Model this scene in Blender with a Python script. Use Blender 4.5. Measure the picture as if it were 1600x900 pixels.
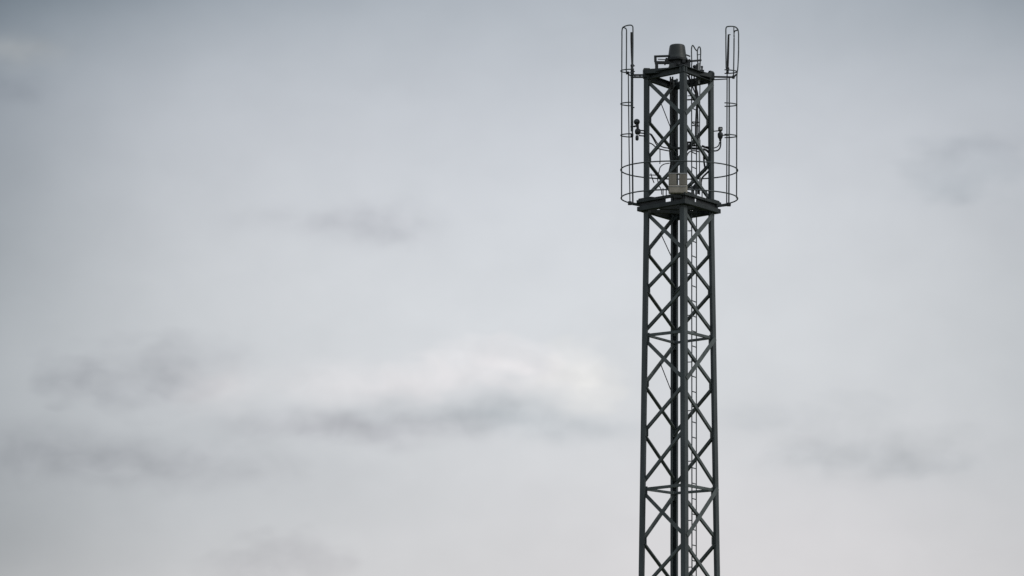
import bpy, bmesh, math, random
from mathutils import Vector, Matrix, Quaternion

# ------------------------------------------------------------------ clear
for o in list(bpy.data.objects):
    bpy.data.objects.remove(o, do_unlink=True)
scene = bpy.context.scene
COL = scene.collection
random.seed(7)

# ------------------------------------------------------------------ camera
# The mast stands on the world origin; the photographer stands 53 m south of
# it at eye height with a 100 mm lens tilted up at its head.
LENS, SENSOR = 100.0, 36.0
F = LENS / SENSOR * 1600.0                       # focal length in photo pixels
PITCH, ROLL = math.radians(11.25), math.radians(0.60)
CAM = Vector((0.0, -53.0, 1.7))
fw = Vector((0, math.cos(PITCH), math.sin(PITCH)))
r0 = Vector((1, 0, 0)); u0 = Vector((0, -math.sin(PITCH), math.cos(PITCH)))
rt = r0 * math.cos(ROLL) + u0 * math.sin(ROLL)
up = -r0 * math.sin(ROLL) + u0 * math.cos(ROLL)
ax = fw + rt * (261.0 / F)                      # the mast's axis lies this far right of the lens axis
CAM.x = ax.x / ax.y * CAM.y
cd = bpy.data.cameras.new('camera'); cam = bpy.data.objects.new('camera', cd); COL.objects.link(cam)
cd.lens = LENS; cd.sensor_width = SENSOR; cd.clip_start = 0.1; cd.clip_end = 20000
m = Matrix((rt, up, -fw)).transposed().to_4x4(); m.translation = CAM
cam.matrix_world = m
scene.camera = cam

# ------------------------------------------------------------------ exposure
scene.render.engine = 'CYCLES'
scene.cycles.max_bounces = 4; scene.cycles.diffuse_bounces = 3; scene.cycles.glossy_bounces = 2
vs = scene.view_settings
vs.view_transform = 'Standard'; vs.look = 'None'; vs.exposure = 0.0; vs.gamma = 1.0
vs.use_curve_mapping = False

# ------------------------------------------------------------------ sun (thin overcast)
SUN_EL, SUN_AZ = math.radians(38), math.radians(118)      # azimuth clockwise from +Y
sd = bpy.data.lights.new('sun', 'SUN'); sd.energy = 1.1; sd.angle = math.radians(18)
sd.color = (1.0, 0.95, 0.88)
so = bpy.data.objects.new('sun', sd); COL.objects.link(so)
sdir = Vector((math.sin(SUN_AZ) * math.cos(SUN_EL), math.cos(SUN_AZ) * math.cos(SUN_EL), math.sin(SUN_EL)))
so.rotation_euler = (-sdir).to_track_quat('-Z', 'Y').to_euler()
so.location = sdir * 60

# ------------------------------------------------------------------ sky: overcast veil with soft clouds over a Nishita sky
world = bpy.data.worlds.new('World'); scene.world = world; world.use_nodes = True
nt = world.node_tree; nt.nodes.clear()
def N(t, **k):
    n = nt.nodes.new(t)
    for a, b in k.items(): setattr(n, a, b)
    return n
def setin(n, i, v):
    if isinstance(v, bpy.types.NodeSocket): nt.links.new(v, n.inputs[i])
    elif v is not None: n.inputs[i].default_value = v
def math_(op, a, b=None, c=None, clamp=False):
    n = N('ShaderNodeMath', operation=op, use_clamp=clamp)
    setin(n, 0, a); setin(n, 1, b); setin(n, 2, c)
    return n.outputs[0]
def vec(op, a, b=None, c=None):
    n = N('ShaderNodeVectorMath', operation=op)
    setin(n, 0, a); setin(n, 1, b); setin(n, 2, c)
    return n.outputs['Value'] if op == 'DOT_PRODUCT' else n.outputs[0]
def noise(v, scale, detail, rough, vecout=False):
    n = N('ShaderNodeTexNoise'); setin(n, 'Vector', v)
    n.inputs['Scale'].default_value = scale; n.inputs['Detail'].default_value = detail
    n.inputs['Roughness'].default_value = rough
    return n.outputs['Color'] if vecout else n.outputs[0]
tc = N('ShaderNodeTexCoord'); D = tc.outputs['Generated']
sx = N('ShaderNodeSeparateXYZ'); nt.links.new(D, sx.inputs[0])
az = math_('ARCTAN2', sx.outputs[0], sx.outputs[1])
el = math_('ARCSINE', sx.outputs[2])
# compass bearing and height of the sky direction, in degrees
A = math_('MULTIPLY', az, 57.29578); E = math_('MULTIPLY', el, 57.29578)
cv = N('ShaderNodeCombineXYZ'); setin(cv, 0, A); setin(cv, 1, E); AE = cv.outputs[0]
# clouds are flat-bottomed: stretch the noise along the horizon
Dst = vec('MULTIPLY', D, (1.0, 1.0, 1.9))
n1 = noise(Dst, 26.0, 2.0, 0.55, True)
n2 = noise(Dst, 75.0, 1.0, 0.55, True)
d1 = vec('SUBTRACT', n1, (0.5, 0.5, 0.5)); d2 = vec('SUBTRACT', n2, (0.5, 0.5, 0.5))
AEd = vec('MULTIPLY_ADD', d1, (1.5, 0.7, 0.0), AE)
AEd = vec('MULTIPLY_ADD', d2, (1.1, 0.75, 0.0), AEd)
# base veil by height above the horizon (display values)
ramp = N('ShaderNodeValToRGB'); setin(ramp, 0, math_('DIVIDE', E, 40.0, clamp=True))
cr = ramp.color_ramp; cr.interpolation = 'B_SPLINE'
def px2e(y): return (math.degrees(PITCH) + math.degrees(math.atan((450 - y) / F))) / 40.0
stops = [(0.02, (206, 204, 204)), (px2e(900), (212, 212, 214)), (px2e(650), (211, 214, 217)), (px2e(430), (210, 213, 216)),
         (px2e(200), (200, 204, 210)), (px2e(0), (183, 190, 197)), (0.62, (164, 172, 181))]
for i, (p, c) in enumerate(stops):
    e = cr.elements[i] if i < 2 else cr.elements.new(p)
    e.position = p; e.color = (c[0] / 255, c[1] / 255, c[2] / 255, 1)
acc = ramp.outputs[0]
def ae(px, py): return (math.degrees(math.atan((px - 800) / F)) / 0.98, math.degrees(PITCH) + math.degrees(math.atan((450 - py) / F)))
DEG = math.degrees(1 / F)
AEs = vec('MULTIPLY_ADD', d1, (1.3, 0.45, 0.0), AE)
AEs = vec('MULTIPLY_ADD', d2, (0.7, 0.35, 0.0), AEs)
def cloud(px, py, rx, ry, amp, tint=(1, 1, 1), kind='puff'):
    """one cloud or cloud shelf: bearing / height / half widths, amount by which it is paler or greyer than the veil"""
    global acc
    c = ae(px, py)
    kx, ky = 1 / (rx * DEG), 1 / (ry * DEG)
    d = vec('MULTIPLY_ADD', {'bank': AE, 'shelf': AEs}.get(kind, AEd), (kx, ky, 0), (-c[0] * kx, -c[1] * ky, 0))
    r2 = vec('DOT_PRODUCT', d, d)
    if kind == 'puff':                               # rounder heads with a fairly definite edge
        mr = N('ShaderNodeMapRange', interpolation_type='SMOOTHSTEP')
        setin(mr, 0, r2); mr.inputs[1].default_value = 1.35; mr.inputs[2].default_value = 0.1
        mr.inputs[3].default_value = 0.0; mr.inputs[4].default_value = 1.0
        f = mr.outputs[0]
    else:
        f = math_('POWER', math.exp(-1), r2)
    acc = vec('MULTIPLY_ADD', f, tuple(amp * t / 255 for t in tint), acc)
GRY = (1.05, 1.0, .98)
LIL, BLU, PNK, WRM = (1.0, 1.05, 1.0), (1.12, 1.0, .94), (1.25, .9, .8), (1.3, 1.05, .65)
# vignetting painted into the sky: wide grey tones round a brightened middle
for a in [(-220, 300, 365, 480, -64, GRY), (-40, -90, 430, 150, -52, GRY), (420, -70, 330, 90, -9, BLU), (1760, -60, 420, 140, -34, GRY),
          (1850, 480, 330, 560, -27, GRY), (-100, 880, 330, 170, -36, GRY), (900, 400, 420, 210, 11, (.9, .95, 1.0)), (1200, 850, 430, 170, 4, (1.3, .8, .8)),
          (330, 760, 330, 150, -9, BLU)]:
    cloud(*a, kind='bank')
acc0 = acc
# grey undersides and thin shelves
for a in [
    (560, 672, 175, 21, -25, LIL), (790, 652, 120, 27, -18, BLU), (930, 670, 80, 19, -11, BLU), (600, 638, 55, 26, -10, BLU), (790, 620, 36, 28, -9, BLU),
    (60, 722, 150, 40, -11, LIL), (260, 738, 190, 32, -14, LIL),
    (580, 350, 85, 26, -13, LIL), (480, 352, 100, 20, -7, LIL), (620, 375, 45, 18, -7, LIL),
    (1400, 726, 130, 28, -9, BLU), (1270, 712, 95, 26, -7, BLU), (1190, 656, 75, 20, -7, BLU),
    (1560, 238, 80, 18, -6, LIL), (1480, 300, 60, 20, -5, BLU), (15, 105, 60, 22, 10, WRM), (20, 168, 45, 18, -8, LIL),
    (780, 580, 110, 38, 6, PNK), (905, 602, 80, 44, 6, WRM), (570, 608, 130, 34, 10, PNK), (350, 618, 60, 30, 8, PNK)]:
    cloud(*a, kind='shelf')
# heads: the lit cumulus, the grey one to its left, the faint ones at the right and below
for a in [
    (735, 572, 80, 42, 4, PNK), (815, 566, 66, 44, 4, PNK), (885, 564, 60, 44, 4, WRM), (935, 604, 58, 46, 3, WRM), (655, 594, 64, 40, 4, PNK),
    (120, 612, 66, 44, -8, LIL), (215, 594, 90, 54, -7, LIL), (305, 582, 105, 58, -7, LIL), (210, 626, 150, 36, -5, LIL),
    (450, 898, 115, 64, -12, LIL), (1335, 664, 90, 54, -5, GRY), (1440, 704, 95, 46, -5, GRY), (1235, 700, 70, 34, -3, GRY), (1510, 268, 95, 56, -6, BLU)]:
    cloud(*a)
# billows inside the clouds, brighter on the side that faces up; they fade out with the cloud
dl_ = vec('SUBTRACT', acc, acc0)
ln = N('ShaderNodeVectorMath', operation='LENGTH'); nt.links.new(dl_, ln.inputs[0])
msk = math_('MULTIPLY', ln.outputs['Value'], 9.0, clamp=True)
Dw = vec('MULTIPLY_ADD', d1, (.012, .012, .02), vec('MULTIPLY', D, (1.0, 1.0, 1.15)))
na = noise(Dw, 50.0, 3.0, 0.5); nb = noise(vec('ADD', Dw, (0.0, 0.0, .009)), 50.0, 3.0, 0.5)
emb = math_('SUBTRACT', na, nb)
acc = vec('ADD', acc, math_('MULTIPLY', math_("MULTIPLY", emb, msk), 0.125))
# weak mottling of the whole veil, all round the sky
n3 = noise(Dst, 9.0, 3.0, 0.6)
mot = math_('MULTIPLY', math_('SUBTRACT', n3, 0.5), 0.06)
acc = vec('ADD', acc, mot)
acc = vec('ADD', acc, math_('MULTIPLY', math_('SUBTRACT', na, 0.5), 0.028))
g = N('ShaderNodeGamma'); setin(g, 0, acc); g.inputs[1].default_value = 2.2
veil = vec('MULTIPLY', g.outputs[0], (10.1, 10.0, 9.97))
sky = N('ShaderNodeTexSky', sky_type='NISHITA'); sky.sun_disc = False
sky.sun_elevation = SUN_EL; sky.sun_rotation = SUN_AZ; sky.air_density = 1.0; sky.dust_density = 2.0
mix = N('ShaderNodeMix', data_type='RGBA'); mix.inputs[0].default_value = 0.92
nt.links.new(sky.outputs[0], mix.inputs[6]); nt.links.new(veil, mix.inputs[7])
bg = N('ShaderNodeBackground'); bg.inputs[1].default_value = 0.1
nt.links.new(mix.outputs[2], bg.inputs[0])
wo = N('ShaderNodeOutputWorld'); nt.links.new(bg.outputs[0], wo.inputs[0])

# ------------------------------------------------------------------ materials
def material(name, col, rough=0.6, metal=0.0, var=0.25, scale=6.0, streak=True, bump=0.0, dirt=None):
    m = bpy.data.materials.new(name); m.use_nodes = True
    t = m.node_tree; b = t.nodes['Principled BSDF']
    b.inputs['Specular IOR Level'].default_value = 0.3; b.inputs['Roughness'].default_value = rough; b.inputs['Metallic'].default_value = metal
    tcx = t.nodes.new('ShaderNodeTexCoord'); mp = t.nodes.new('ShaderNodeMapping')
    mp.inputs['Scale'].default_value = (1, 1, 0.25) if streak else (1, 1, 1)
    t.links.new(tcx.outputs['Object'], mp.inputs[0])
    nz = t.nodes.new('ShaderNodeTexNoise'); nz.inputs['Scale'].default_value = scale
    nz.inputs['Detail'].default_value = 6; nz.inputs['Roughness'].default_value = 0.65
    t.links.new(mp.outputs[0], nz.inputs['Vector'])
    rp = t.nodes.new('ShaderNodeValToRGB'); cr = rp.color_ramp
    cr.elements[0].position = 0.3; cr.elements[1].position = 0.72
    lo = [c * (1 - var) for c in col]; hi = [min(1, c * (1 + var)) for c in col]
    if dirt: lo = [lo[i] * 0.5 + dirt[i] * 0.5 for i in range(3)]
    cr.elements[0].color = (*lo, 1); cr.elements[1].color = (*hi, 1)
    t.links.new(nz.outputs[0], rp.inputs[0]); t.links.new(rp.outputs[0], b.inputs['Base Color'])
    if bump:
        bp = t.nodes.new('ShaderNodeBump'); bp.inputs['Strength'].default_value = bump; bp.inputs['Distance'].default_value = 0.01
        t.links.new(nz.outputs[0], bp.inputs['Height']); t.links.new(bp.outputs[0], b.inputs['Normal'])
    return m
PAINT = material('dark_paint', (0.060, 0.073, 0.077), 0.55, 0, 0.35, 5)
BRACE = material('brace_paint', (0.092, 0.110, 0.112), 0.5, 0, 0.38, 7)
DECK = material('deck_steel', (0.034, 0.042, 0.044), 0.6, 0, 0.3, 5)
RAIL = material('rail_steel', (0.075, 0.088, 0.092), 0.45, 0.2, 0.2, 9)
BLACK = material('black_rubber', (0.018, 0.02, 0.021), 0.6, 0, 0.2, 9)
DARK = material('dark_fitting', (0.030, 0.034, 0.037), 0.5, 0.2, 0.25, 9)
ZINC = material('galvanised', (0.32, 0.33, 0.33), 0.45, 0.5, 0.25, 12)
COVER = material('radome_cover', (0.044, 0.051, 0.051), 0.5, 0, 0.1, 4)
BEIGE = material('beige_paint', (0.19, 0.18, 0.155), 0.6, 0, 0.2, 8)
TRAY = material('pale_beige_paint', (0.30, 0.28, 0.24), 0.6, 0, 0.25, 8)  # tray colour, lighter than the beige of the uprights
GLASS = material('lens_glass', (0.05, 0.06, 0.07), 0.12, 0, 0.1, 4)
CONC = material('concrete', (0.33, 0.32, 0.30), 0.85, 0, 0.2, 3, False, 0.4)
GRASS = material('meadow', (0.060, 0.082, 0.032), 0.9, 0, 0.45, 0.6, False, 0.5, (0.09, 0.075, 0.045))

# ------------------------------------------------------------------ helpers
def P(px, py, dy=0.0):
    """world point on the upright plane y = dy (0 = through the mast's axis) that the photo shows at px, py"""
    d = fw + rt * ((px - 800) / F) + up * ((450 - py) / F)
    return CAM + d * ((dy - CAM.y) / d.y)
def proj(p):
    d = p - CAM; z = d.dot(fw)
    return 800 + F * d.dot(rt) / z, 450 - F * d.dot(up) / z
PX = P(1062, 320).x - P(1061, 320).x             # metres per photo pixel at the mast (about 12 mm)

def link(name, me, mat, parent=None, **props):
    o = bpy.data.objects.new(name, me); COL.objects.link(o)
    if mat: me.materials.append(mat)
    if parent: o.parent = parent
    for k, v in props.items(): o[k] = v
    return o
def thing(name, label, cat, loc=(0, 0, 0), group=None):
    o = bpy.data.objects.new(name, None); COL.objects.link(o)
    o.empty_display_size = 0.1
    o.location = loc; o['label'] = label; o['category'] = cat
    if group: o['group'] = group
    return o
class MB:
    """collects shapes in world coordinates and links them as one mesh under a thing"""
    def __init__(s): s.v = []; s.f = []; s.sm = []
    def add(s, vs, fs, smooth=False):
        b = len(s.v); s.v += [Vector(v) for v in vs]
        for f in fs: s.f.append([i + b for i in f]); s.sm.append(smooth)
        return s
    def sweep(s, prof, path, upv=(0, 0, 1), closed=False, smooth=False, scales=None):
        path = [Vector(p) for p in path]; n = len(path); k = len(prof); rings = []
        upv = Vector(upv)
        for i, p in enumerate(path):
            if closed: t = (path[(i + 1) % n] - path[i - 1])
            else: t = path[min(i + 1, n - 1)] - path[max(i - 1, 0)]
            t.normalize()
            a = upv - t * upv.dot(t)
            if a.length < 1e-4: a = Vector((1, 0, 0)) - t * t.x
            a.normalize(); b = t.cross(a)
            sc = scales[i] if scales else 1
            rings.append([p + (b * x + a * y) * sc for x, y in prof])
        vs = [v for r in rings for v in r]; fs = []
        for i in range(n if closed else n - 1):
            j = (i + 1) % n
            for q in range(k):
                w = (q + 1) % k
                fs.append([i * k + q, i * k + w, j * k + w, j * k + q])
        s.add(vs, fs, smooth)
        if not closed:
            s.add(rings[0], [list(range(k))[::-1]]); s.add(rings[-1], [list(range(k))])
        return s
    def tube(s, path, r, n=8, closed=False, scales=None):
        return s.sweep([(r * math.cos(2 * math.pi * i / n), r * math.sin(2 * math.pi * i / n)) for i in range(n)], path, (0.013, 0.021, 1), closed, True, scales)
    def beam(s, a, b, w, h, upv=(0, 0, 1)):
        return s.sweep([(-w / 2, -h / 2), (w / 2, -h / 2), (w / 2, h / 2), (-w / 2, h / 2)], [a, b], upv)
    def box(s, c, dx, dy, dz, ang=0.0):
        c = Vector(c); m = Matrix.Rotation(ang, 3, 'Z')
        vs = [c + m @ Vector((x * dx / 2, y * dy / 2, z * dz / 2)) for z in (-1, 1) for x, y in ((-1, -1), (1, -1), (1, 1), (-1, 1))]
        return s.add(vs, [[0, 3, 2, 1], [4, 5, 6, 7], [0, 1, 5, 4], [1, 2, 6, 5], [2, 3, 7, 6], [3, 0, 4, 7]])
    def lathe(s, c, prof, n=24, axis=None):
        c = Vector(c); q = Vector((0, 0, 1)).rotation_difference(Vector(axis)) if axis else Quaternion()
        vs = [c + q @ Vector((r * math.cos(2 * math.pi * i / n), r * math.sin(2 * math.pi * i / n), z)) for r, z in prof for i in range(n)]
        fs = [[j * n + i, j * n + (i + 1) % n, (j + 1) * n + (i + 1) % n, (j + 1) * n + i] for j in range(len(prof) - 1) for i in range(n)]
        s.add(vs, fs, True)
        s.add(vs[:n], [list(range(n))[::-1]]); s.add(vs[-n:], [list(range(n))])
        return s
    def build(s, name, mat, parent=None, bevel=0.0, **props):
        base = parent.matrix_world.translation.copy() if False else Vector((0, 0, 0))
        p = parent
        while p: base += p.location; p = p.parent
        me = bpy.data.meshes.new(name)
        me.from_pydata([tuple(v - base) for v in s.v], [], s.f)
        for f, sm in zip(me.polygons, s.sm): f.use_smooth = sm
        me.update()
        o = link(name, me, mat, parent, **props)
        if bevel:
            bv = o.modifiers.new('bevel', 'BEVEL'); bv.width = bevel; bv.segments = 2; bv.limit_method = 'ANGLE'
        return o
def spline(pts, n=6):
    """Catmull-Rom through the points"""
    pts = [Vector(p) for p in pts]; out = []
    for i in range(len(pts) - 1):
        p0 = pts[max(i - 1, 0)]; p1 = pts[i]; p2 = pts[i + 1]; p3 = pts[min(i + 2, len(pts) - 1)]
        for j in range(n):
            t = j / n
            out.append(0.5 * ((2 * p1) + (p2 - p0) * t + (2 * p0 - 5 * p1 + 4 * p2 - p3) * t * t + (3 * p1 - p0 - 3 * p2 + p3) * t ** 3))
    out.append(pts[-1]); return out

# ------------------------------------------------------------------ ground
me = bpy.data.meshes.new('ground'); S = 3000; n = 24
vs = [((i / n - .5) * 2 * S, (j / n - .5) * 2 * S, 0) for j in range(n + 1) for i in range(n + 1)]
me.from_pydata(vs, [], [[j * (n + 1) + i, j * (n + 1) + i + 1, (j + 1) * (n + 1) + i + 1, (j + 1) * (n + 1) + i] for j in range(n) for i in range(n)])
link('ground', me, GRASS, None, kind='structure')

# ------------------------------------------------------------------ the lattice mast
TH = math.radians(4.7)
def dirv(a): return Vector((math.sin(a), -math.cos(a), 0))
# unit vectors from the axis to the four corners
CD = {'N': dirv(TH), 'R': dirv(TH + math.pi / 2), 'F': dirv(TH + math.pi), 'L': dirv(TH - math.pi / 2)}
def half(px_y, w): p = P(1061, px_y); q = P(1061 + w, px_y); return (q - p).length
Z_TOP = P(1061, 110).z; Z_STR = P(1061, 350).z; Z_900 = P(1061, 900).z
R_TOP = half(230, 55.6); R_900 = half(900, 64.4)
def rad(z): return R_TOP if z > Z_STR else R_TOP + (R_900 - R_TOP) * (Z_STR - z) / (Z_STR - Z_900)
def corner(leg, z): return CD[leg] * rad(z) + Vector((0, 0, z))
def leg_z(leg, y):
    lo, hi = -5, 40
    for _ in range(50):
        mz = (lo + hi) / 2
        if proj(corner(leg, mz))[1] > y: lo = mz
        else: hi = mz
    return (lo + hi) / 2
mast = thing('lattice_mast', 'tall dark grey-green square steel lattice mast with crossed diagonal bracing', 'mast', (0, 0, 0))
LA, LT, LP = 8.8 * PX, 0.9 * PX, 4.2 * PX         # leg section: flange width, thickness, lip depth
NEXT = {'N': ('L', 'R'), 'R': ('N', 'F'), 'F': ('R', 'L'), 'L': ('F', 'N')}
def face(a, b): return (CD[b] - CD[a]).normalized()
for leg in 'LNRF':
    a, b = NEXT[leg]; fa, fb = face(leg, a), face(leg, b)
    # cold-formed angle with lipped edges, vertex outwards
    prof = [Vector((0, 0, 0)), fa * LA, fa * LA + fb * LP, fa * (LA - LT) + fb * LP, fa * (LA - LT) + fb * LT, fa * LT + fb * LT,
            fb * (LA - LT) + fa * LT, fb * (LA - LT) + fa * LP, fb * LA + fa * LP, fb * LA]
    K = len(prof)
    mb = MB()
    # the angle section is swept in three lengths with a narrow butt joint between them
    zs = [0.30, Z_900, Z_STR, leg_z('N', 100.5) if leg == 'N' else Z_TOP]
    vs = [corner(leg, z) + p for z in zs for p in prof]
    fs = [[i * K + q, i * K + (q + 1) % K, (i + 1) * K + (q + 1) % K, (i + 1) * K + q] for i in range(3) for q in range(K)]
    fs += [list(range(K))[::-1], [3 * K + i for i in range(K)]]
    mb.add(vs, fs)
    me_o = mb.build('leg', PAINT, mast, 0.004)
    bmx = bmesh.new(); bmx.from_mesh(me_o.data); bmesh.ops.recalc_face_normals(bmx, faces=bmx.faces); bmx.to_mesh(me_o.data); bmx.free()
    # bolted base plate
    MB().box(corner(leg, 0.315) + (fa + fb) * LA * 0.4, .26, .26, .03, TH + math.pi / 4).build('base_plate', PAINT, mast)
BW, BT = 4.9 * PX, 0.55 * PX
def brace(leg0, y0, leg1, y1, name='diagonal_brace', outer=False, zs=None, w=BW, mat=None):
    """angle bar lying against the inside (or outside) of two leg flanges"""
    z0, z1 = zs if zs else (leg_z(leg0, y0), leg_z(leg1, y1))
    p0, p1 = corner(leg0, z0), corner(leg1, z1)
    f = face(leg0, leg1)
    mid = (CD[leg0] + CD[leg1]).normalized()      # outward normal of this face
    # points of the bar at the two flange middles
    L = (p1 - p0); k = LA * 0.5 / L.dot(f)
    a = p0 + L * (k if leg0 in 'NF' else 0); b = p1 - L * (k if leg1 in 'NF' else 0)
    if leg0 not in 'NF': a += f * LA * 0.35
    if leg1 not in 'NF': b -= f * LA * 0.35
    off = mid * (0.006 if outer else -(LP + 0.003 + random.uniform(0, .004)))
    a += off; b += off
    t = (b - a).normalized(); s = mid.cross(t).normalized()
    if s.z < 0: s = -s
    nrm = -mid
    # L profile: one flange flat against the face, the other pointing inwards along the lower edge
    pr = [s * w / 2, s * w / 2 + nrm * BT, -s * (w / 2 - BT) + nrm * BT, -s * (w / 2 - BT) + nrm * w * .8, -s * w / 2 + nrm * w * .8, -s * w / 2]
    if outer: pr = [s * w / 2, s * w / 2 - nrm * BT, -s * w / 2 - nrm * BT, -s * w / 2]
    k = len(pr); vs = [a + q for q in pr] + [b + q for q in pr]
    fs = [[i, (i + 1) % k, k + (i + 1) % k, k + i] for i in range(k)] + [list(range(k))[::-1], [k + i for i in range(k)]]
    o = MB().add(vs, fs).build(name, mat or BRACE, mast)
    bmx = bmesh.new(); bmx.from_mesh(o.data); bmesh.ops.recalc_face_normals(bmx, faces=bmx.faces); bmx.to_mesh(o.data); bmx.free()
    return o
near_left = [('L', 126, 'N', 183), ('N', 176, 'L', 247), ('N', 241, 'L', 305), ('L', 333, 'N', 392), ('N', 385, 'L', 451), ('N', 445, 'L', 515),
             ('L', 531, 'N', 595), ('N', 594, 'L', 673), ('N', 664, 'L', 752), ('L', 769, 'N', 840), ('N', 841, 'L', 920), ('N', 916, 'L', 1003)]
far_left = [('F', 127, 'L', 186), ('L', 188, 'F', 242), ('L', 252, 'F', 311), ('F', 335, 'L', 392), ('L', 395, 'F', 453), ('L', 454, 'F', 520),
            ('F', 534, 'L', 598), ('L', 603, 'F', 674), ('L', 679, 'F', 754), ('F', 768, 'L', 842), ('L', 847, 'F', 918), ('L', 922, 'F', 1004)]
near_right = [('N', 120, 'R', 190), ('N', 183, 'R', 254), ('N', 250, 'R', 311), ('N', 321, 'R', 394), ('N', 393, 'R', 455), ('N', 452, 'R', 517),
              ('N', 533, 'R', 601), ('N', 601, 'R', 678), ('N', 675, 'R', 756), ('N', 772, 'R', 840), ('N', 841, 'R', 918), ('N', 916, 'R', 1004)]
right_out = [('R', 131, 'N', 180), ('R', 335, 'N', 388), ('R', 529, 'N', 595), ('R', 763, 'N', 841)]
far_right = [('R', 192, 'F', 260), ('R', 256, 'F', 318), ('R', 396, 'F', 464), ('R', 457, 'F', 528), ('R', 605, 'F', 683), ('R', 681, 'F', 765),
             ('R', 849, 'F', 931), ('R', 926, 'F', 1008)]
for b in near_left: brace(*b, w=BW * (1.2 if b[0] == 'L' else .95))
for b in far_left: brace(*b, w=BW * (1.45 if b[0] == 'L' else 1.0))
for b in near_right: brace(*b, w=BW * .95)
for b in far_right: brace(*b, w=BW * 1.35)
for b in right_out: brace(*b, outer=True, w=BW * 1.5)
for lv in [dict(L=523.5, N=516, F=537, R=528), dict(L=764, N=756.2, F=771.5, R=766)]:
    for a, b in ('LN', 'NR', 'LF', 'RF'):
        brace(a, lv[a], b, lv[b], 'horizontal_brace', w=4.3 * PX)
# the lengths below the picture, down to the foundation
zb = leg_z('L', 1012); secs = [zb, zb * 0.53 + .1, 0.42]
for a, b in ('LN', 'NR', 'LF', 'RF'):
    for i, z in enumerate(secs):
        brace(a, 0, b, 0, 'horizontal_brace', zs=(z, z), w=4.3 * PX)
        if i < 2:
            z2 = secs[i + 1]; st = (z - z2 - .16) / 3
            for j in range(3):
                t0 = z - .08 - j * st; t1 = t0 - st * .93
                fl = (j == 0) != (a in 'RN' and b in 'RF')
                brace(a, 0, b, 0, zs=(t0, t1) if fl else (t1, t0))
# thin tie rods in the upper bay of each length, left face at the back
for x0, y0, x1, y1 in ((1031.5, 158, 1048, 200), (1032, 364, 1048.5, 400), (1031.5, 567, 1048, 609)):
    MB().tube([P(x0, y0, .24), P(x1, y1, .50)], 0.8 * PX, 6).build('tie_rod', DARK, mast)
# gusset plates where horizontals and diagonals meet the legs
for leg, ys in (('L', (527, 767)), ('R', (531, 769)), ('N', (521, 760)), ('F', (541, 776))):
    for y in ys:
        z = leg_z(leg, y)
        for o2 in NEXT[leg]:
            f = face(leg, o2); mid = (CD[leg] + CD[o2]).normalized()
            c = corner(leg, z) + f * LA * .75 - mid * (LP + .0115 + BT)
            MB().beam(c - Vector((0, 0, .085)), c + Vector((0, 0, .085)), .006, LA * .9, f).build('gusset_plate', BRACE, mast)
for leg, ys in (('L', (187, 249, 394, 453, 600, 676, 845)), ('R', (191, 255, 395, 456, 603, 680, 845)), ('N', (180, 389, 448, 595, 668, 841)), ('F', (245, 458, 679))):
    for y in ys:
        z = leg_z(leg, y)
        for o2 in NEXT[leg]:
            f = face(leg, o2); mid = (CD[leg] + CD[o2]).normalized()
            c = corner(leg, z) + f * LA * .8 - mid * (LP + .0125 + BT)
            hh = random.uniform(.055, .075)
            MB().beam(c - Vector((0, 0, hh)), c + Vector((0, 0, hh)), .006, LA * random.uniform(.75, .9), f).build('gusset_plate', BRACE, mast)
# head frame: four channel beams and the two blocks on the side corners
zt0, zt1 = leg_z('N', 112), leg_z('N', 101.5)
RH = R_TOP + 2.0 * PX
for a, b in ('LN', 'NR', 'LF', 'RF'):
    f = face(a, b); mid = (CD[a] + CD[b]).normalized(); h = zt1 - zt0
    p = CD[a] * RH + Vector((0, 0, (zt0 + zt1) / 2)); q = CD[b] * RH + Vector((0, 0, (zt0 + zt1) / 2))
    w = .075
    pr = [(-w / 2, -h / 2), (w / 2, -h / 2), (w / 2, -h / 2 + .014), (-w / 2 + .014, -h / 2 + .014), (-w / 2 + .014, h / 2 - .014), (w / 2, h / 2 - .014), (w / 2, h / 2), (-w / 2, h / 2)]
    off = -mid * (w / 2 + .004)
    MB().sweep(pr, [p + off + f * (.075 if a in 'LR' else .002), q + off - f * (.075 if b in 'LR' else .002)]).build('top_beam', DECK, mast, .004)
for lg, px, y0, y1 in (('L', 1010.2, 107, 123), ('R', 1110.5, 113.5, 126)):
    c = P(px, (y0 + y1) / 2, CD[lg].y * RH * .9); hh = (y1 - y0) * PX
    MB().box(c, 11 * PX, 12 * PX, hh, TH).build('corner_block', DECK, mast, .02)
a, b = P(1009, 112.5, -.15), P(1052, 109.5, -.30)
MB().beam(a, b, .10, 7.5 * PX).build('top_beam', DECK, mast, .006)
a, b = P(1110, 119, -.08), P(1078, 112, -.25)
MB().beam(a, b, .10, 7 * PX).build('top_beam', DECK, mast, .006)
a, b = P(1108, 122, .10), P(1062, 131, .52)
MB().beam(a, b, .08, 7 * PX).build('top_beam', DECK, mast, .006)

# ------------------------------------------------------------------ foundation
fnd = thing('foundation_block', 'square concrete foundation block under the foot of the lattice mast', 'foundation')
MB().box((0, 0, .14), 2.6, 2.6, .28, TH + math.pi / 4).build('concrete_block', CONC, fnd, .03)

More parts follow.
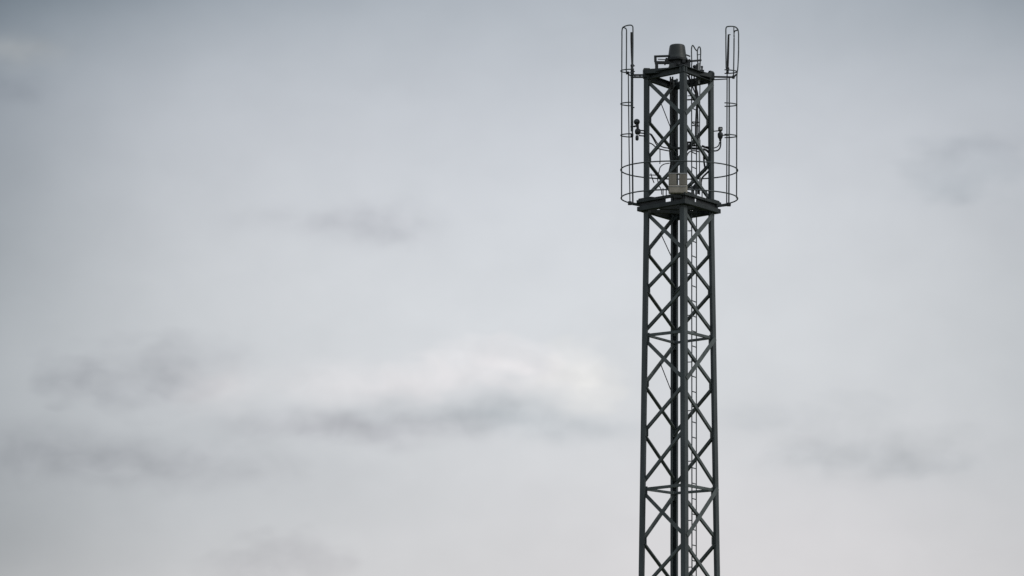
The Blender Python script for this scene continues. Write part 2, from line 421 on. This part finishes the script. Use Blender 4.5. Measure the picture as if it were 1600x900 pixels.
# ------------------------------------------------------------------ service platform
plat = thing('service_platform', 'dark steel service platform with two stacked square frames round the lattice mast', 'platform', (0, 0, 0))
RP = half(325, 66.0)
def frame(z0, z1, R, w, name, tilt=0.0):
    for a, b in ('LN', 'NR', 'LF', 'RF'):
        f = face(a, b); mid = (CD[a] + CD[b]).normalized()
        p = CD[a] * R + Vector((0, 0, (z0 + z1) / 2)); q = CD[b] * R + Vector((0, 0, (z0 + z1) / 2))
        h = z1 - z0
        off = -mid * w / 2
        e0 = 0 if a in 'LR' else w + .002; e1 = w + .002 if b in 'FN' and a in 'LR' and b == 'F' else 0
        # the L/R beams run through, the others butt against them
        e0, e1 = (0.0, 0.0) if (a, b) in (('L', 'N'), ('R', 'F')) else (w + .002, w + .002)
        pr = [(-w / 2, -h / 2), (w / 2, -h / 2), (w / 2, h / 2), (-w / 2, h / 2)]
        MB().sweep(pr, [p + off + f * e0, q + off - f * e1]).build(name, DECK, plat, .008)
zl1 = leg_z('L', 323.5); zl0 = leg_z('L', 330.2)
zu1 = leg_z('L', 313.0); zu0 = leg_z('L', 317.5)
frame(zl0, zl1, RP, .085, 'lower_beam'); frame(zu0, zu1, RP + .01, .07, 'upper_beam')
# web plates between the frames, leaving the gaps through which the sky shows
zw0, zw1 = zl1 + .002, zu0 - .002
def web(a, b, t0, t1, inset=.045):
    pa, pb = CD[a] * RP, CD[b] * RP; mid = (CD[a] + CD[b]).normalized()
    p = pa.lerp(pb, t0) - mid * inset; q = pa.lerp(pb, t1) - mid * inset
    p.z = q.z = (zw0 + zw1) / 2
    MB().beam(p, q, .012, zw1 - zw0).build('web_plate', DARK, plat)
for a, b, t0, t1 in (('L', 'N', .03, .57), ('L', 'N', .76, .98), ('N', 'R', .02, .32), ('N', 'R', .375, .97),
                     ('L', 'F', .03, .5), ('R', 'F', .06, .55), ('L', 'F', .62, .97), ('R', 'F', .6, .96)):
    web(a, b, t0, t1)
# floor panels: grey steel sheets laid round the ladder opening
zf = zu1 + .006
def quadpanel(pts, th=.02, name='floor_panel'):
    vs = [Vector((p[0], p[1], zf + dz)) for dz in (0, th) for p in pts]; k = len(pts)
    fs = [list(range(k))[::-1], [k + i for i in range(k)]] + [[i, (i + 1) % k, k + (i + 1) % k, k + i] for i in range(k)]
    return MB().add(vs, fs).build(name, DECK, plat)
def onsq(a, b, t, R): v = CD[a].lerp(CD[b], t) * R; return (v.x, v.y)
RO, RI = RP - .01, RP * .60
for a, b, t0, t1 in (('L', 'F', .02, .49), ('L', 'F', .51, .98), ('F', 'R', .02, .49), ('F', 'R', .51, .98), ('L', 'N', .02, .28), ('L', 'N', .72, .98), ('N', 'R', .02, .28), ('N', 'R', .72, .98)):
    quadpanel([onsq(a, b, t0, RO), onsq(a, b, t1, RO), onsq(a, b, t1, RI), onsq(a, b, t0, RI)])
# cross joists under the floor
for a, b in (('L', 'R'),):
    for s in (-.16, .2):
        o = CD['F'] * s
        p, q = CD[a] * (RP - abs(s) - .06) + o, CD[b] * (RP - abs(s) - .06) + o; p.z = q.z = (zl0 + zl1) / 2 + .006
        MB().beam(p, q, .06, zl1 - zl0 - .02).build('joist', DECK, plat)
# outrigger arms for the antenna poles
for pts in ([(984, 317.5), (992, 319), (1003, 321)], [(1139, 319.5), (1131, 320.5), (1120, 322)]):
    MB().beam(P(*pts[0]), P(*pts[2]), .05, 4 * PX).build('outrigger', DECK, plat, .006)
    MB().box(P(*pts[0]), .07, .09, 5 * PX).build('outrigger_shoe', DARK, plat, .006)
# short toe posts between the floor and the lower rail
for px, py in ((1036, 300), (1041, 300), (1082, 300), (1087, 300.5), (1097, 302), (1104, 304)):
    dyv = -RP * .45
    MB().tube([P(px, py - 6, dyv), P(px, py + 7, dyv)], .9 * PX, 6).build('toe_post', RAIL, plat)

# ------------------------------------------------------------------ guard rail: two oval rings round the platform
rail = thing('guard_rail', 'thin dark guard rail of two oval rings round the service platform', 'railing')
def oval(py, x0, x1, ry, k=2.3, n=64, dz=0.0):
    z = (P(x0, py, 0).z + P(x1, py + (x1 - x0) * .0105, 0).z) / 2 + dz
    cx, rx = (P(x0, py).x + P(x1, py).x) / 2, (P(x1, py).x - P(x0, py).x) / 2
    out = []
    for i in range(n):
        a = 2 * math.pi * i / n; c, s = math.cos(a), math.sin(a)
        out.append(Vector((cx + rx * math.copysign(abs(c) ** (2 / k), c), ry * math.copysign(abs(s) ** (2 / 2.0), s), z)))
    return out
RY = R_TOP * 1.03 + .03
MB().tube(oval(265.0, 970, 1152.5, RY), 1.08 * PX, 8, True).build('rail_ring', RAIL, rail)
MB().tube(oval(309.0, 970.5, 1152.5, RY), 1.1 * PX, 8, True).build('rail_ring', RAIL, rail)

# ------------------------------------------------------------------ antennas and their cages
HD = .13                                            # half depth of a cage
# left cage
cg = thing('antenna_cage', 'thin bent-rod cage round the antenna pole on the left side of the mast', 'cage', (0, 0, 0), 'rod cages round the antennas')
def rod(par, pts, r, name='rod', mat=None, sm=True):
    return MB().tube(spline(pts) if (sm and len(pts) > 2) else pts, r * PX, 8).build(name, mat or RAIL, par)
rod(cg, [P(971.2, 310), P(971.4, 160), P(971.7, 70), P(971.8, 58), P(971.8, 49), P(973, 43.5, -.02), P(976.5, 41, -.05), P(981, 39.6, -.09), P(986, 39.4, -HD), P(988.6, 41.5, -HD), P(989, 47, -HD), P(989, 56, -HD), P(989, 75, -HD), P(988.6, 104, -HD)], 1.05, 'hoop')
rod(cg, [P(973.2, 42.8, 0), P(977, 44.0, HD), P(978.8, 47, HD), P(978.9, 56, HD), P(978.9, 75, HD), P(978.6, 113, HD)], 1.05, 'hoop')
rod(cg, [P(981.8, 117, HD), P(982.6, 200, HD), P(984.3, 317.5, HD)], .9, 'upright')
def halfring(par, tip, back, y, dy_px, side):
    pts = []
    for i in range(13):
        a = -math.pi / 2 + math.pi * i / 12
        x = back + (tip - back) * math.cos(a)
        p = P(x, y, HD * math.sin(a)); p.z = P((tip + back) / 2, y).z
        pts.append(p)
    b0, b1 = pts[0].copy(), pts[-1].copy()
    MB().tube(pts, .95 * PX, 6).build('cage_ring', RAIL, par)
for y in (111, 162.5, 211.5): halfring(cg, 969.8, 988, y, 4, -1)
MB().box(P(980.5, 114, .06), 5 * PX, .08, 3.5 * PX).build('ring_clamp', DARK, cg, .006)
rod(cg, [P(978.5, 113, HD), P(984, 117.5, .05), P(989, 118, 0)], 1.2, 'ring_strut', DARK)
# right cage
cg2 = thing('antenna_cage', 'thin bent-rod cage round the antenna pole on the right side of the mast', 'cage', (0, 0, 0), 'rod cages round the antennas')
rod(cg2, [P(1134.6, 106, -HD), P(1134.2, 70, -HD), P(1134.2, 54, -HD), P(1134.2, 46, -HD), P(1135.2, 42.4, -HD), P(1138, 41.4, -HD), P(1144, 41.2, -.10), P(1149, 42.2, -.06), P(1152.8, 46, 0), P(1154, 53), P(1154, 64), P(1154, 80), P(1153, 104), P(1151.6, 116), P(1151.3, 130), P(1151.2, 160), P(1150.9, 310)], 1.05, 'hoop')
rod(cg2, [P(1153.4, 47), P(1150, 47.8, HD * .6), P(1147.2, 50, HD), P(1147, 60, HD), P(1146.8, 80, HD), P(1146.2, 118, HD)], 1.1, 'hoop')
rod(cg2, [P(1146.6, 50, HD), P(1146.7, 41.6, HD * .3)], .8, 'rod')
rod(cg2, [P(1139.4, 120, HD), P(1139.4, 200, HD), P(1138.8, 318, HD)], 1.2, 'upright')
for y in (112, 163.5, 212.5): halfring(cg2, 1151.6, 1132, y, 4, 1)
rod(cg2, [P(1150.5, 116), P(1148, 119, .03), P(1144.5, 122.5, .05)], 1.3, 'ring_strut', DARK)
MB().box(P(1146, 120.5, .06), 4 * PX, .07, 4.5 * PX).build('ring_clamp', DARK, cg2, .006)

# left antenna
an = thing('rod_antenna', 'dark upright rod antenna on a pole left of the mast, inside its cage', 'antenna', (0, 0, 0), 'rod antennas beside the mast head')
pts = [P(986.6, 50.5), P(986.9, 62), P(987.3, 80), P(987.8, 103)]
MB().tube(pts, 1.75 * PX, 12, False, [.95, 1.15, 1.1, .85]).build('antenna_rod', BLACK, an)
rod(an, [P(987.6, 103), P(987.4, 205)], 2.2, 'pole', PAINT)
rod(an, [P(988, 205), P(988.8, 319)], 1.25, 'lower_pole', DARK)
for y in (109, 102.5, 114):
    clm = MB().box(P(988, y), 5.2 * PX, 5.5 * PX, 3.2 * PX).build('clamp', DARK, an, .006)
for y in (102.5, 111.5):
    MB().tube([P(985, y, -.02), P(992, y + .3, -.02)], .9 * PX, 6).build('clamp_bolt', DARK, clm)
MB().box(P(987.5, 211), 4.5 * PX, 5 * PX, 4.5 * PX).build('clamp', DARK, an, .006)
MB().box(P(989.5, 168), 4 * PX, 2 * PX, 1.4 * PX).build('clip', DARK, an)
MB().beam(P(985.5, 117.2), P(1008, 117.2, CD['L'].y * R_TOP), .05, 2.0 * PX).build('arm', DARK, an)
MB().beam(P(985.5, 120.6), P(1008, 120.6, CD['L'].y * R_TOP), .05, 2.0 * PX).build('arm', DARK, an)
for px in (992, 1000): MB().box(P(px, 119), 1.8 * PX, .045, 2.2 * PX).build('arm_spacer', DARK, an)
# right antenna
an = thing('rod_antenna', 'slimmer dark rod antenna with a small top tick right of the mast', 'antenna', (0, 0, 0), 'rod antennas beside the mast head')
pts = [P(1138.4, 54), P(1138.2, 62), P(1137.6, 85), P(1137, 104)]
MB().tube(pts, 1.65 * PX, 12, False, [.9, 1.0, 1.1, 1.05]).build('antenna_rod', BLACK, an)
MB().box(P(1139.6, 54.2), 4 * PX, 2 * PX, 1 * PX).build('top_tick', BLACK, an)
rod(an, [P(1136.6, 104), P(1136.1, 118), P(1135.8, 212), P(1135.4, 318)], .95, 'pole', DARK, False)
MB().lathe(P(1136.8, 107.5), [(1.6 * PX, -4 * PX), (2.9 * PX, -2 * PX), (2.9 * PX, 1.2 * PX), (1.7 * PX, 3.6 * PX)], 14).build('antenna_foot', BLACK, an)
MB().box(P(1136.6, 113), 4.2 * PX, 5 * PX, 3 * PX).build('clamp', DARK, an, .006)
MB().box(P(1137.5, 211), 5 * PX, 4 * PX, 2.2 * PX).build('clamp', ZINC, an, .004)
MB().beam(P(1114, 120.0, CD['R'].y * R_TOP), P(1146, 120.6), .04, 2.2 * PX).build('arm', DARK, an)
MB().beam(P(1114, 124.6, CD['R'].y * R_TOP), P(1137, 123.4), .03, 1.2 * PX).build('arm', DARK, an)

# ------------------------------------------------------------------ radome on top
hd = thing('antenna_radome', 'dark tapered radome cap on a bracketed pedestal at the top of the mast', 'antenna', (0, 0, 0))
c0 = P(1058.2, 93.0)
MB().lathe(c0, [(16.2 * PX, -.5 * PX), (16.2 * PX, 1.4 * PX), (15.0 * PX, 3.0 * PX), (14.2 * PX, 7 * PX), (13.4 * PX, 13 * PX), (12.6 * PX, 19 * PX), (12.1 * PX, 21.6 * PX), (11.4 * PX, 22.8 * PX), (8 * PX, 23.8 * PX)], 40).build('cap', COVER, hd)
bf = MB().lathe(P(1059, 95.8), [(17.6 * PX, -1.6 * PX), (19 * PX, -.6 * PX), (19 * PX, 1.0 * PX), (16.5 * PX, 1.8 * PX)], 8).build('base_flange', DARK, hd)
MB().lathe(P(1059.5, 99), [(13 * PX, -3.5 * PX), (13.5 * PX, 1.6 * PX)], 24).build('collar', DARK, hd)
pd = MB().box(P(1060.5, 106), 30 * PX, 26 * PX, 9 * PX, TH + math.pi / 4 * 0).build('pedestal', DARK, hd, .01)
MB().box(P(1060.5, 100, -.16), 8 * PX, 2 * PX, 6 * PX).build('inspection_port', BLACK, pd, .006)
MB().lathe(P(1060.5, 100, -.19), [(2.2 * PX, 0), (2.2 * PX, 1.4 * PX), (1.2 * PX, 1.6 * PX)], 14, (0, -1, 0)).build('port_plug', DARK, pd)
for px, py in ((1041.6, 92.8), (1077, 93.5), (1068, 96.5), (1049, 96.5)):
    MB().lathe(P(px, py + 1, -.1 if 1045 < px < 1072 else 0), [(1.3 * PX, -2.4 * PX), (1.3 * PX, 2 * PX)], 8).build('bolt', DARK, bf)
MB().lathe(c0, [(16.6 * PX, -1.6 * PX), (17.0 * PX, -.4 * PX), (16.6 * PX, .4 * PX)], 40).build('rim', DARK, hd)
MB().box(P(1068.5, 95.5, -.17), 5 * PX, .05, 6 * PX).build('hinge', DARK, hd, .004)
MB().box(P(1049, 103, -.17), 7 * PX, .05, 7 * PX).build('side_box', DECK, hd, .006)
MB().box(P(1076, 101, -.05), 5 * PX, .12, 8 * PX).build('side_box', DARK, hd, .006)
# bracket on the left of the pedestal
MB().beam(P(1022, 88.2, -.1), P(1046, 87.4, -.1), .05, 2.6 * PX).build('bracket_bar', DARK, hd, .004)
MB().beam(P(1023, 97.8, -.1), P(1047, 98.0, -.1), .06, 4.2 * PX).build('bracket_bar', DARK, hd, .004)
MB().beam(P(1028, 92.6, -.1), P(1041, 93.2, -.1), .02, 1.0 * PX).build('bracket_bar', DARK, hd)
MB().beam(P(1023.9, 87.2, -.1), P(1024.2, 97, -.1), 2.8 * PX, .05, (1, 0, 0)).build('bracket_post', DARK, hd, .004)
MB().beam(P(1026, 96.5, -.1), P(1026, 109, -.1), 5.0 * PX, .06, (1, 0, 0)).build('bracket_post', DARK, hd, .004)
MB().box(P(1039, 99.6, -.1), 2.2 * PX, .04, 4 * PX).build('bracket_lug', DARK, hd)
MB().beam(P(1041.5, 90.5, -.08), P(1039.5, 96, -.08), 1.6 * PX, .03, (1, 0, 0)).build('bracket_lug', DARK, hd)
# levers on the right of the pedestal
MB().beam(P(1072, 85.6, -.05), P(1078.6, 88.2, -.05), .03, 1.6 * PX).build('latch', DARK, hd)
MB().beam(P(1072, 98, -.05), P(1079, 94, -.05), .04, 4 * PX).build('latch', DARK, hd)
MB().beam(P(1072, 106, -.1), P(1083, 109, -.05), .05, 2.0 * PX).build('tie_bar', DARK, hd)
MB().beam(P(1072, 114.5, .05), P(1096, 115.2, .05), .05, 1.8 * PX).build('tie_bar', DARK, hd)

# ------------------------------------------------------------------ climbing ladder
lad = thing('climbing_ladder', 'thin steel climbing ladder running up inside the mast with hooped top rails', 'ladder', (0, 0, 0))
DA, DB = -.08, .09
def lx(y, k):                                         # image column of the two rails along the height
    a = 1081.0 + (y - 330) * .0022 if k == 0 else 1087.6 + (y - 330) * .0006
    return a
zb_l = 2.2
A0, A1 = P(1080.6, 100, DA), P(1081.2, 880, DA); B0, B1 = P(1088.4, 100, DB), P(1087.9, 880, DB)
def down(p, q, z): t = (z - p.z) / (q.z - p.z); return p.lerp(q, t)
hoopA = [P(1081, 100, DA), P(1080.4, 80, DA), P(1080.9, 73.5, DA), P(1082.2, 71.0, DA), P(1083.6, 72.0, DA + .04), P(1086, 76.2, DB - .08), P(1088.4, 79.2, DB)]
hoopB = [P(1090.2, 100, DB), P(1089.6, 82, DB), P(1090.4, 76.5, DB), P(1092.3, 73.2, DB), P(1094.2, 75.2, DB + .05), P(1094.8, 82, DB + .08), P(1094.4, 92, DB + .08), P(1094.0, 100, DB + .08)]
MB().tube([down(A0, A1, zb_l), A0], 1.0 * PX, 8).build('rail', RAIL, lad)
MB().tube([down(B0, B1, zb_l), B0], .95 * PX, 8).build('rail', RAIL, lad)
MB().tube(spline(hoopA), 1.0 * PX, 8).build('hoop', RAIL, lad)
MB().tube(spline(hoopB), 1.0 * PX, 8).build('hoop', RAIL, lad)
MB().tube([P(1090.5, 85.8, DB), P(1094.6, 84.6, DB + .08)], .7 * PX, 6).build('hoop_tie', RAIL, lad)
MB().tube([P(1090.2, 99, DB), P(1088.4, 118, DB)], .9 * PX, 8).build('rail', RAIL, lad)
MB().tube([P(1094.0, 99, DB + .08), P(1093.0, 200, DB + .08), P(1093.0, 304, DB + .08)], .85 * PX, 8).build('safety_rail', RAIL, lad)
ztop = P(1088, 125, 0).z; sp = 23.7 * PX
i = 0
while ztop - i * sp > zb_l + .1:
    z = ztop - i * sp; i += 1
    MB().tube([down(A0, A1, z), down(B0, B1, z)], .85 * PX, 6).build('rung', RAIL, lad)
for y in (149.5, 156, 360.5, 427, 492.5, 565.5, 641.5, 720.5, 813, 886):
    MB().tube([P(1074.6, y + .3, DA - .02), P(1081.2, y, DA)], .8 * PX, 6).build('bracket', RAIL, lad)
for y in (190.5, 196): MB().beam(P(1081, y, DA), P(1093, y + .8, DB + .05), .02, 1.6 * PX).build('bracket', DARK, lad)
MB().beam(P(1080, 95.6, DA), P(1094.6, 94.2, DB + .06), .05, 3 * PX).build('cross_tie', DARK, lad, .004)
MB().beam(P(1092.0, 98, DA - .03), P(1092.0, 131, DA - .03), 1.7 * PX, .03, (1, 0, 0)).build('cover_strip', ZINC, lad)
MB().beam(P(1092.6, 217, DA - .05), P(1093.0, 251, DA - .05), 2.6 * PX, .03, (1, 0, 0)).build('cover_strip', ZINC, lad)
MB().beam(P(1094.0, 277, DA - .05), P(1094.0, 297, DA - .05), 1.8 * PX, .03, (1, 0, 0)).build('cover_strip', ZINC, lad)

# ------------------------------------------------------------------ small boxes
jb = thing('junction_box', 'small dark junction box behind the hooped ladder top', 'box', (0, 0, 0))
MB().box(P(1089, 108), 7.5 * PX, 9 * PX, 11 * PX).build('housing', DARK, jb, .008)
MB().lathe(P(1085.4, 104.5, -.02), [(.5 * PX, -1 * PX), (2.8 * PX, 0), (2.6 * PX, 2 * PX), (.6 * PX, 3 * PX)], 14, (-.6, -1, .1)).build('gland', DARK, jb)
MB().lathe(P(1096.8, 106.2), [(1.2 * PX, -4 * PX), (1.4 * PX, 1 * PX), (1.9 * PX, 1.2 * PX), (1.7 * PX, 3 * PX), (.4 * PX, 3.4 * PX)], 12).build('knob', DARK, jb)
MB().beam(P(1093, 112), P(1100, 112.5), .06, 6 * PX).build('foot', DARK, jb, .006)
MB().box(P(1077, 111.5, -.05), 7 * PX, 4 * PX, 6 * PX).build('terminal', DARK, jb, .006)

cb = thing('equipment_cabinet', 'dark equipment cabinet standing on the platform beside the ladder', 'cabinet', (0, 0, 0))
pts = [(1080, 296), (1081.5, 291.5), (1085.5, 287), (1087, 284), (1093, 283), (1093, 297)]
vs = [P(px, py, d) for d in (-.02, .2) for px, py in pts]; k = len(pts)
MB().add(vs, [list(range(k)), [k + i for i in range(k)][::-1]] + [[i, k + i, k + (i + 1) % k, (i + 1) % k] for i in range(k)]).build('housing', DECK, cb, .006)
MB().beam(P(1086, 289, -.035), P(1086, 296, -.035), 1.0 * PX, .02, (1, 0, 0)).build('door_edge', DARK, cb)
MB().box(P(1083, 299, .05), 3 * PX, .06, 6 * PX).build('foot', DARK, cb)
MB().box(P(1091, 300, .05), 3 * PX, .06, 6 * PX).build('foot', DARK, cb)

bx = thing('beige_housing', 'beige sheet metal housing with two uprights in front of the mast above the platform', 'housing', (0, 0, 0))
dyb = -R_TOP - .06
MB().box(P(1059.3, 296.3, dyb), 29 * PX, .12, 13 * PX).build('tray', TRAY, bx, .02)
MB().box(P(1050.8, 281.0, dyb), 11.8 * PX, .10, 18 * PX).build('upright', BEIGE, bx, .008)
MB().box(P(1067.4, 281.0, dyb), 12.2 * PX, .10, 18 * PX).build('upright', BEIGE, bx, .008)
MB().box(P(1059.0, 291.0, dyb - .062), 27 * PX, .012, .8 * PX).build('lip', ZINC, bx)  # thin pale strip drawn for the light line at the tray's upper edge
MB().box(P(1059.0, 271.8, dyb), 29 * PX, .11, 1.2 * PX).build('top_lip', ZINC, bx)  # edge highlight painted as a pale strip along the housing top
MB().box(P(1059.3, 306, dyb + .05), 12 * PX, .08, 7 * PX).build('foot', DECK, bx)
MB().box(P(1078, 293.5, dyb + .1), 3.5 * PX, .05, 2.4 * PX).build('latch', DARK, bx)

# ------------------------------------------------------------------ lamps
lp = thing('floodlight', 'round dark floodlight with ball head on the left leg of the mast', 'lamp', (0, 0, 0), 'floodlights on the mast legs')
dl = -.08
c = P(995.0, 190.5, dl); r = 4.9 * PX
lh = MB().lathe(c, [(r * math.sin(math.pi * (i + .5) / 12), -r * math.cos(math.pi * (i + .5) / 12)) for i in range(12)], 20).build('lamp_head', DARK, lp)
MB().lathe(P(995.0, 189.6, dl - .045), [(2.6 * PX, 0), (2.6 * PX, 1.4 * PX), (1.4 * PX, 1.9 * PX)], 16, (0, -1, .1)).build('lens', GLASS, lh)
MB().tube([P(996, 194, dl), P(996.4, 201, dl)], 2.1 * PX, 10).build('neck', DARK, lp)
dh = MB().lathe(P(996.5, 205.5, dl), [(3.0 * PX, -4.6 * PX), (4.4 * PX, -3 * PX), (4.8 * PX, 0), (4.2 * PX, 3 * PX), (2.4 * PX, 4.4 * PX)], 16).build('driver_housing', DARK, lp)
MB().lathe(P(995.4, 216, dl), [(1.0 * PX, -3.8 * PX), (2.5 * PX, -2.6 * PX), (2.7 * PX, 1 * PX), (2.0 * PX, 4.5 * PX)], 14).build('gland', DARK, dh)
MB().tube([P(990, 197.8, dl), P(996, 196.4, dl)], 1.5 * PX, 8).build('side_stub', DARK, lp)
for y in (203.6, 207.6, 211.8):
    MB().tube([P(998, y, dl), P(1007.5, y + .8, dl)], 1.05 * PX, 8).build('mount_bar', DARK, lp)
rod(lp, [P(985, 198, dl), P(991, 197.6, dl)], .9, 'mount_bar', DARK)
lp2 = thing('floodlight', 'small stubby dark floodlight with hanging cable on the right leg of the mast', 'lamp', (0, 0, 0), 'floodlights on the mast legs')
dl2 = .06
lh2 = MB().box(P(1125.6, 201.6, dl2), 7 * PX, 7 * PX, 6.2 * PX).build('lamp_head', DARK, lp2, .018)
MB().lathe(P(1125.8, 201.8, dl2 - .05), [(2.0 * PX, 0), (2.0 * PX, .8 * PX), (1.0 * PX, 1.2 * PX)], 14, (0, -1, 0)).build('lens', ZINC, lh2)
MB().lathe(P(1125.4, 212.0, dl2), [(1.7 * PX, -9 * PX), (2.1 * PX, -5.5 * PX), (4.0 * PX, -2.6 * PX), (4.3 * PX, 1.5 * PX), (3.9 * PX, 4.2 * PX), (2.0 * PX, 5.6 * PX), (2.0 * PX, 7.5 * PX)], 16).build('driver_housing', DARK, lp2)
MB().tube([P(1113, 205.2, dl2), P(1123, 204.4, dl2)], .9 * PX, 8).build('mount_bar', DARK, lp2)
rod(lp2, [P(1127, 211.5, dl2), P(1131, 211.2, .02), P(1137, 211.4, 0)], 1.0, 'mount_bar', RAIL)
rod(lp2, [P(1125.9, 219, dl2), P(1126.0, 226, dl2), P(1124.4, 232, dl2), P(1120.5, 235.2, dl2), P(1114, 235.6, dl2), P(1106, 232, 0.0)], 1.15, 'cable', BLACK)
rod(lp2, [P(1124.4, 222, dl2), P(1123.0, 227, dl2), P(1119.5, 230, dl2), P(1113, 231.4, dl2), P(1104, 229, 0)], .9, 'cable', BLACK)

# ------------------------------------------------------------------ cables and cable support
cs = thing('cable_support', 'dark horizontal cable support bar crossing the mast below the floodlights', 'bracket', (0, 0, 0))
dn = -R_TOP - .03
MB().beam(P(1044, 231.3, .1), P(1092, 232.2, -.02), .05, 3.2 * PX).build('bar', DARK, cs, .004)
MB().beam(P(1073, 222.5, -.05), P(1089, 222.5, -.02), .06, 2.2 * PX).build('clamp_plate', DARK, cs, .004)
MB().beam(P(1073, 227.8, -.05), P(1089, 227.8, -.02), .05, 2.0 * PX).build('clamp_plate', DARK, cs, .004)
for px in (1074.5, 1078.8, 1084.8, 1088): MB().box(P(px, 225.4, -.04), 2.4 * PX, .05, 4.6 * PX).build('clamp_block', DARK, cs)
MB().box(P(1091.5, 223, -.08), 6 * PX, .04, 9 * PX).build('end_plate', BRACE, cs, .006)
def cable(label, runs, r, mat=BLACK):
    t = thing('cable', label, 'cable', (0, 0, 0), 'feeder cables in the mast head')
    for pts in runs: MB().tube(spline(pts), r * PX, 7).build('strand', mat, t)
    return t
cable('thin dark cables drooping from the left floodlight to the mast centre',
      [[P(1013, 209, -.05), P(1017.5, 209.8, 0), P(1022, 216, .05), P(1028, 225, .1), P(1036, 230, .2), P(1046, 231.5, .3)],
       [P(1016, 209.8, -.05), P(1019, 214, 0), P(1023.5, 222, .05), P(1027, 228, .1)],
       [P(1012, 222.6, -.05), P(1019, 225.2, 0), P(1026, 231, .1), P(1035, 233.8, .2), P(1046, 236, .3)]], .95)
cable('dark cables running down beside the ladder from the mast top',
      [[P(1076, 112, -.1), P(1078, 124, -.1), P(1083, 138, -.08), P(1088, 150, -.06), P(1088.6, 162, -.05), P(1087, 190, -.05), P(1086.5, 221, -.03)],
       [P(1084, 112, -.05), P(1085, 126, -.08), P(1086.5, 140, -.08), P(1088.2, 152, -.06), P(1089.6, 166, -.05), P(1090.5, 195, -.05), P(1090.5, 221, -.03)],
       [P(1074, 117, .1), P(1079, 126, .1), P(1085.5, 133, .1), P(1090, 145, .05), P(1090, 156, .0)],
       [P(1073, 156, -.2), P(1079, 155.6, -.14), P(1086, 156.4, -.08)]], 1.1)
MB().box(P(1088.4, 154, -.07), 6.5 * PX, .06, 9 * PX).build('cable_clamp', DARK, bpy.data.objects['cable_support'], .006)
cable('thick black cables sagging from the cable bar towards the right leg',
      [[P(1091, 227, -.05), P(1095, 232, -.02), P(1101, 241, .0), P(1106, 247, .03), P(1112, 254, .05)],
       [P(1092, 229, -.02), P(1096.5, 236, 0), P(1101, 244, .03), P(1108, 254, .06)],
       [P(1097, 228, 0), P(1102, 230, .03), P(1108, 231.6, .05)],
       [P(1099, 233, 0), P(1104, 235, .03), P(1109, 240, .05)],
       [P(1093, 230, .02), P(1097.5, 239, .03), P(1103, 248, .05), P(1110, 258, .07)]], 1.75)
cable('dark cable arching beside the ladder under the cable bar',
      [[P(1072.5, 246, -.3), P(1074.5, 240.5, -.25), P(1079, 236.4, -.2), P(1086, 235.6, -.1), P(1093, 237.5, 0)]], 1.05)
cable('bundle of dark feeder cables running down the back leg',
      [[P(1047.5, 120, .5), P(1047.6, 200, .5), P(1046.6, 236, .45), P(1047.5, 248, .42), P(1048, 256, .45), P(1045.5, 268, .45), P(1043.5, 276, .45)],
       [P(1051, 120, .5), P(1051.4, 205, .48), P(1051, 240, .44), P(1052.5, 258, .42), P(1050, 300, .45)],
       [P(1055, 140, .5), P(1055.2, 210, .48), P(1057.5, 232, .44), P(1058.6, 246, .42), P(1056, 262, .45), P(1055.5, 300, .45)]], 1.3)
cable('thin bent wire rising from the platform in the left half of the mast head',
      [[P(1031.2, 234, .1), P(1031.3, 250, .1), P(1031, 256, .1)], [P(1046, 255, .2), P(1037, 256.8, .15), P(1031.6, 261.5, .12), P(1029.8, 268, .1), P(1027.5, 277, .1), P(1029, 288, .1), P(1033, 296, .1), P(1034, 304, .1)],
       [P(1017, 271, .1), P(1019, 278, .1), P(1022, 286, .1)], [P(1015, 273.5, .1), P(1024, 273.6, .1), P(1033, 274.8, .1)]], .8)
cable('two short dark conduits standing between ladder and right leg',
      [[P(1099.8, 244, .1), P(1100, 252, .1), P(1101.5, 262, .1), P(1102, 268, .1)], [P(1096, 297, .0), P(1095.5, 284, .0), P(1098, 277, .02), P(1104, 271, .05), P(1110, 265, .08)]], 1.5)
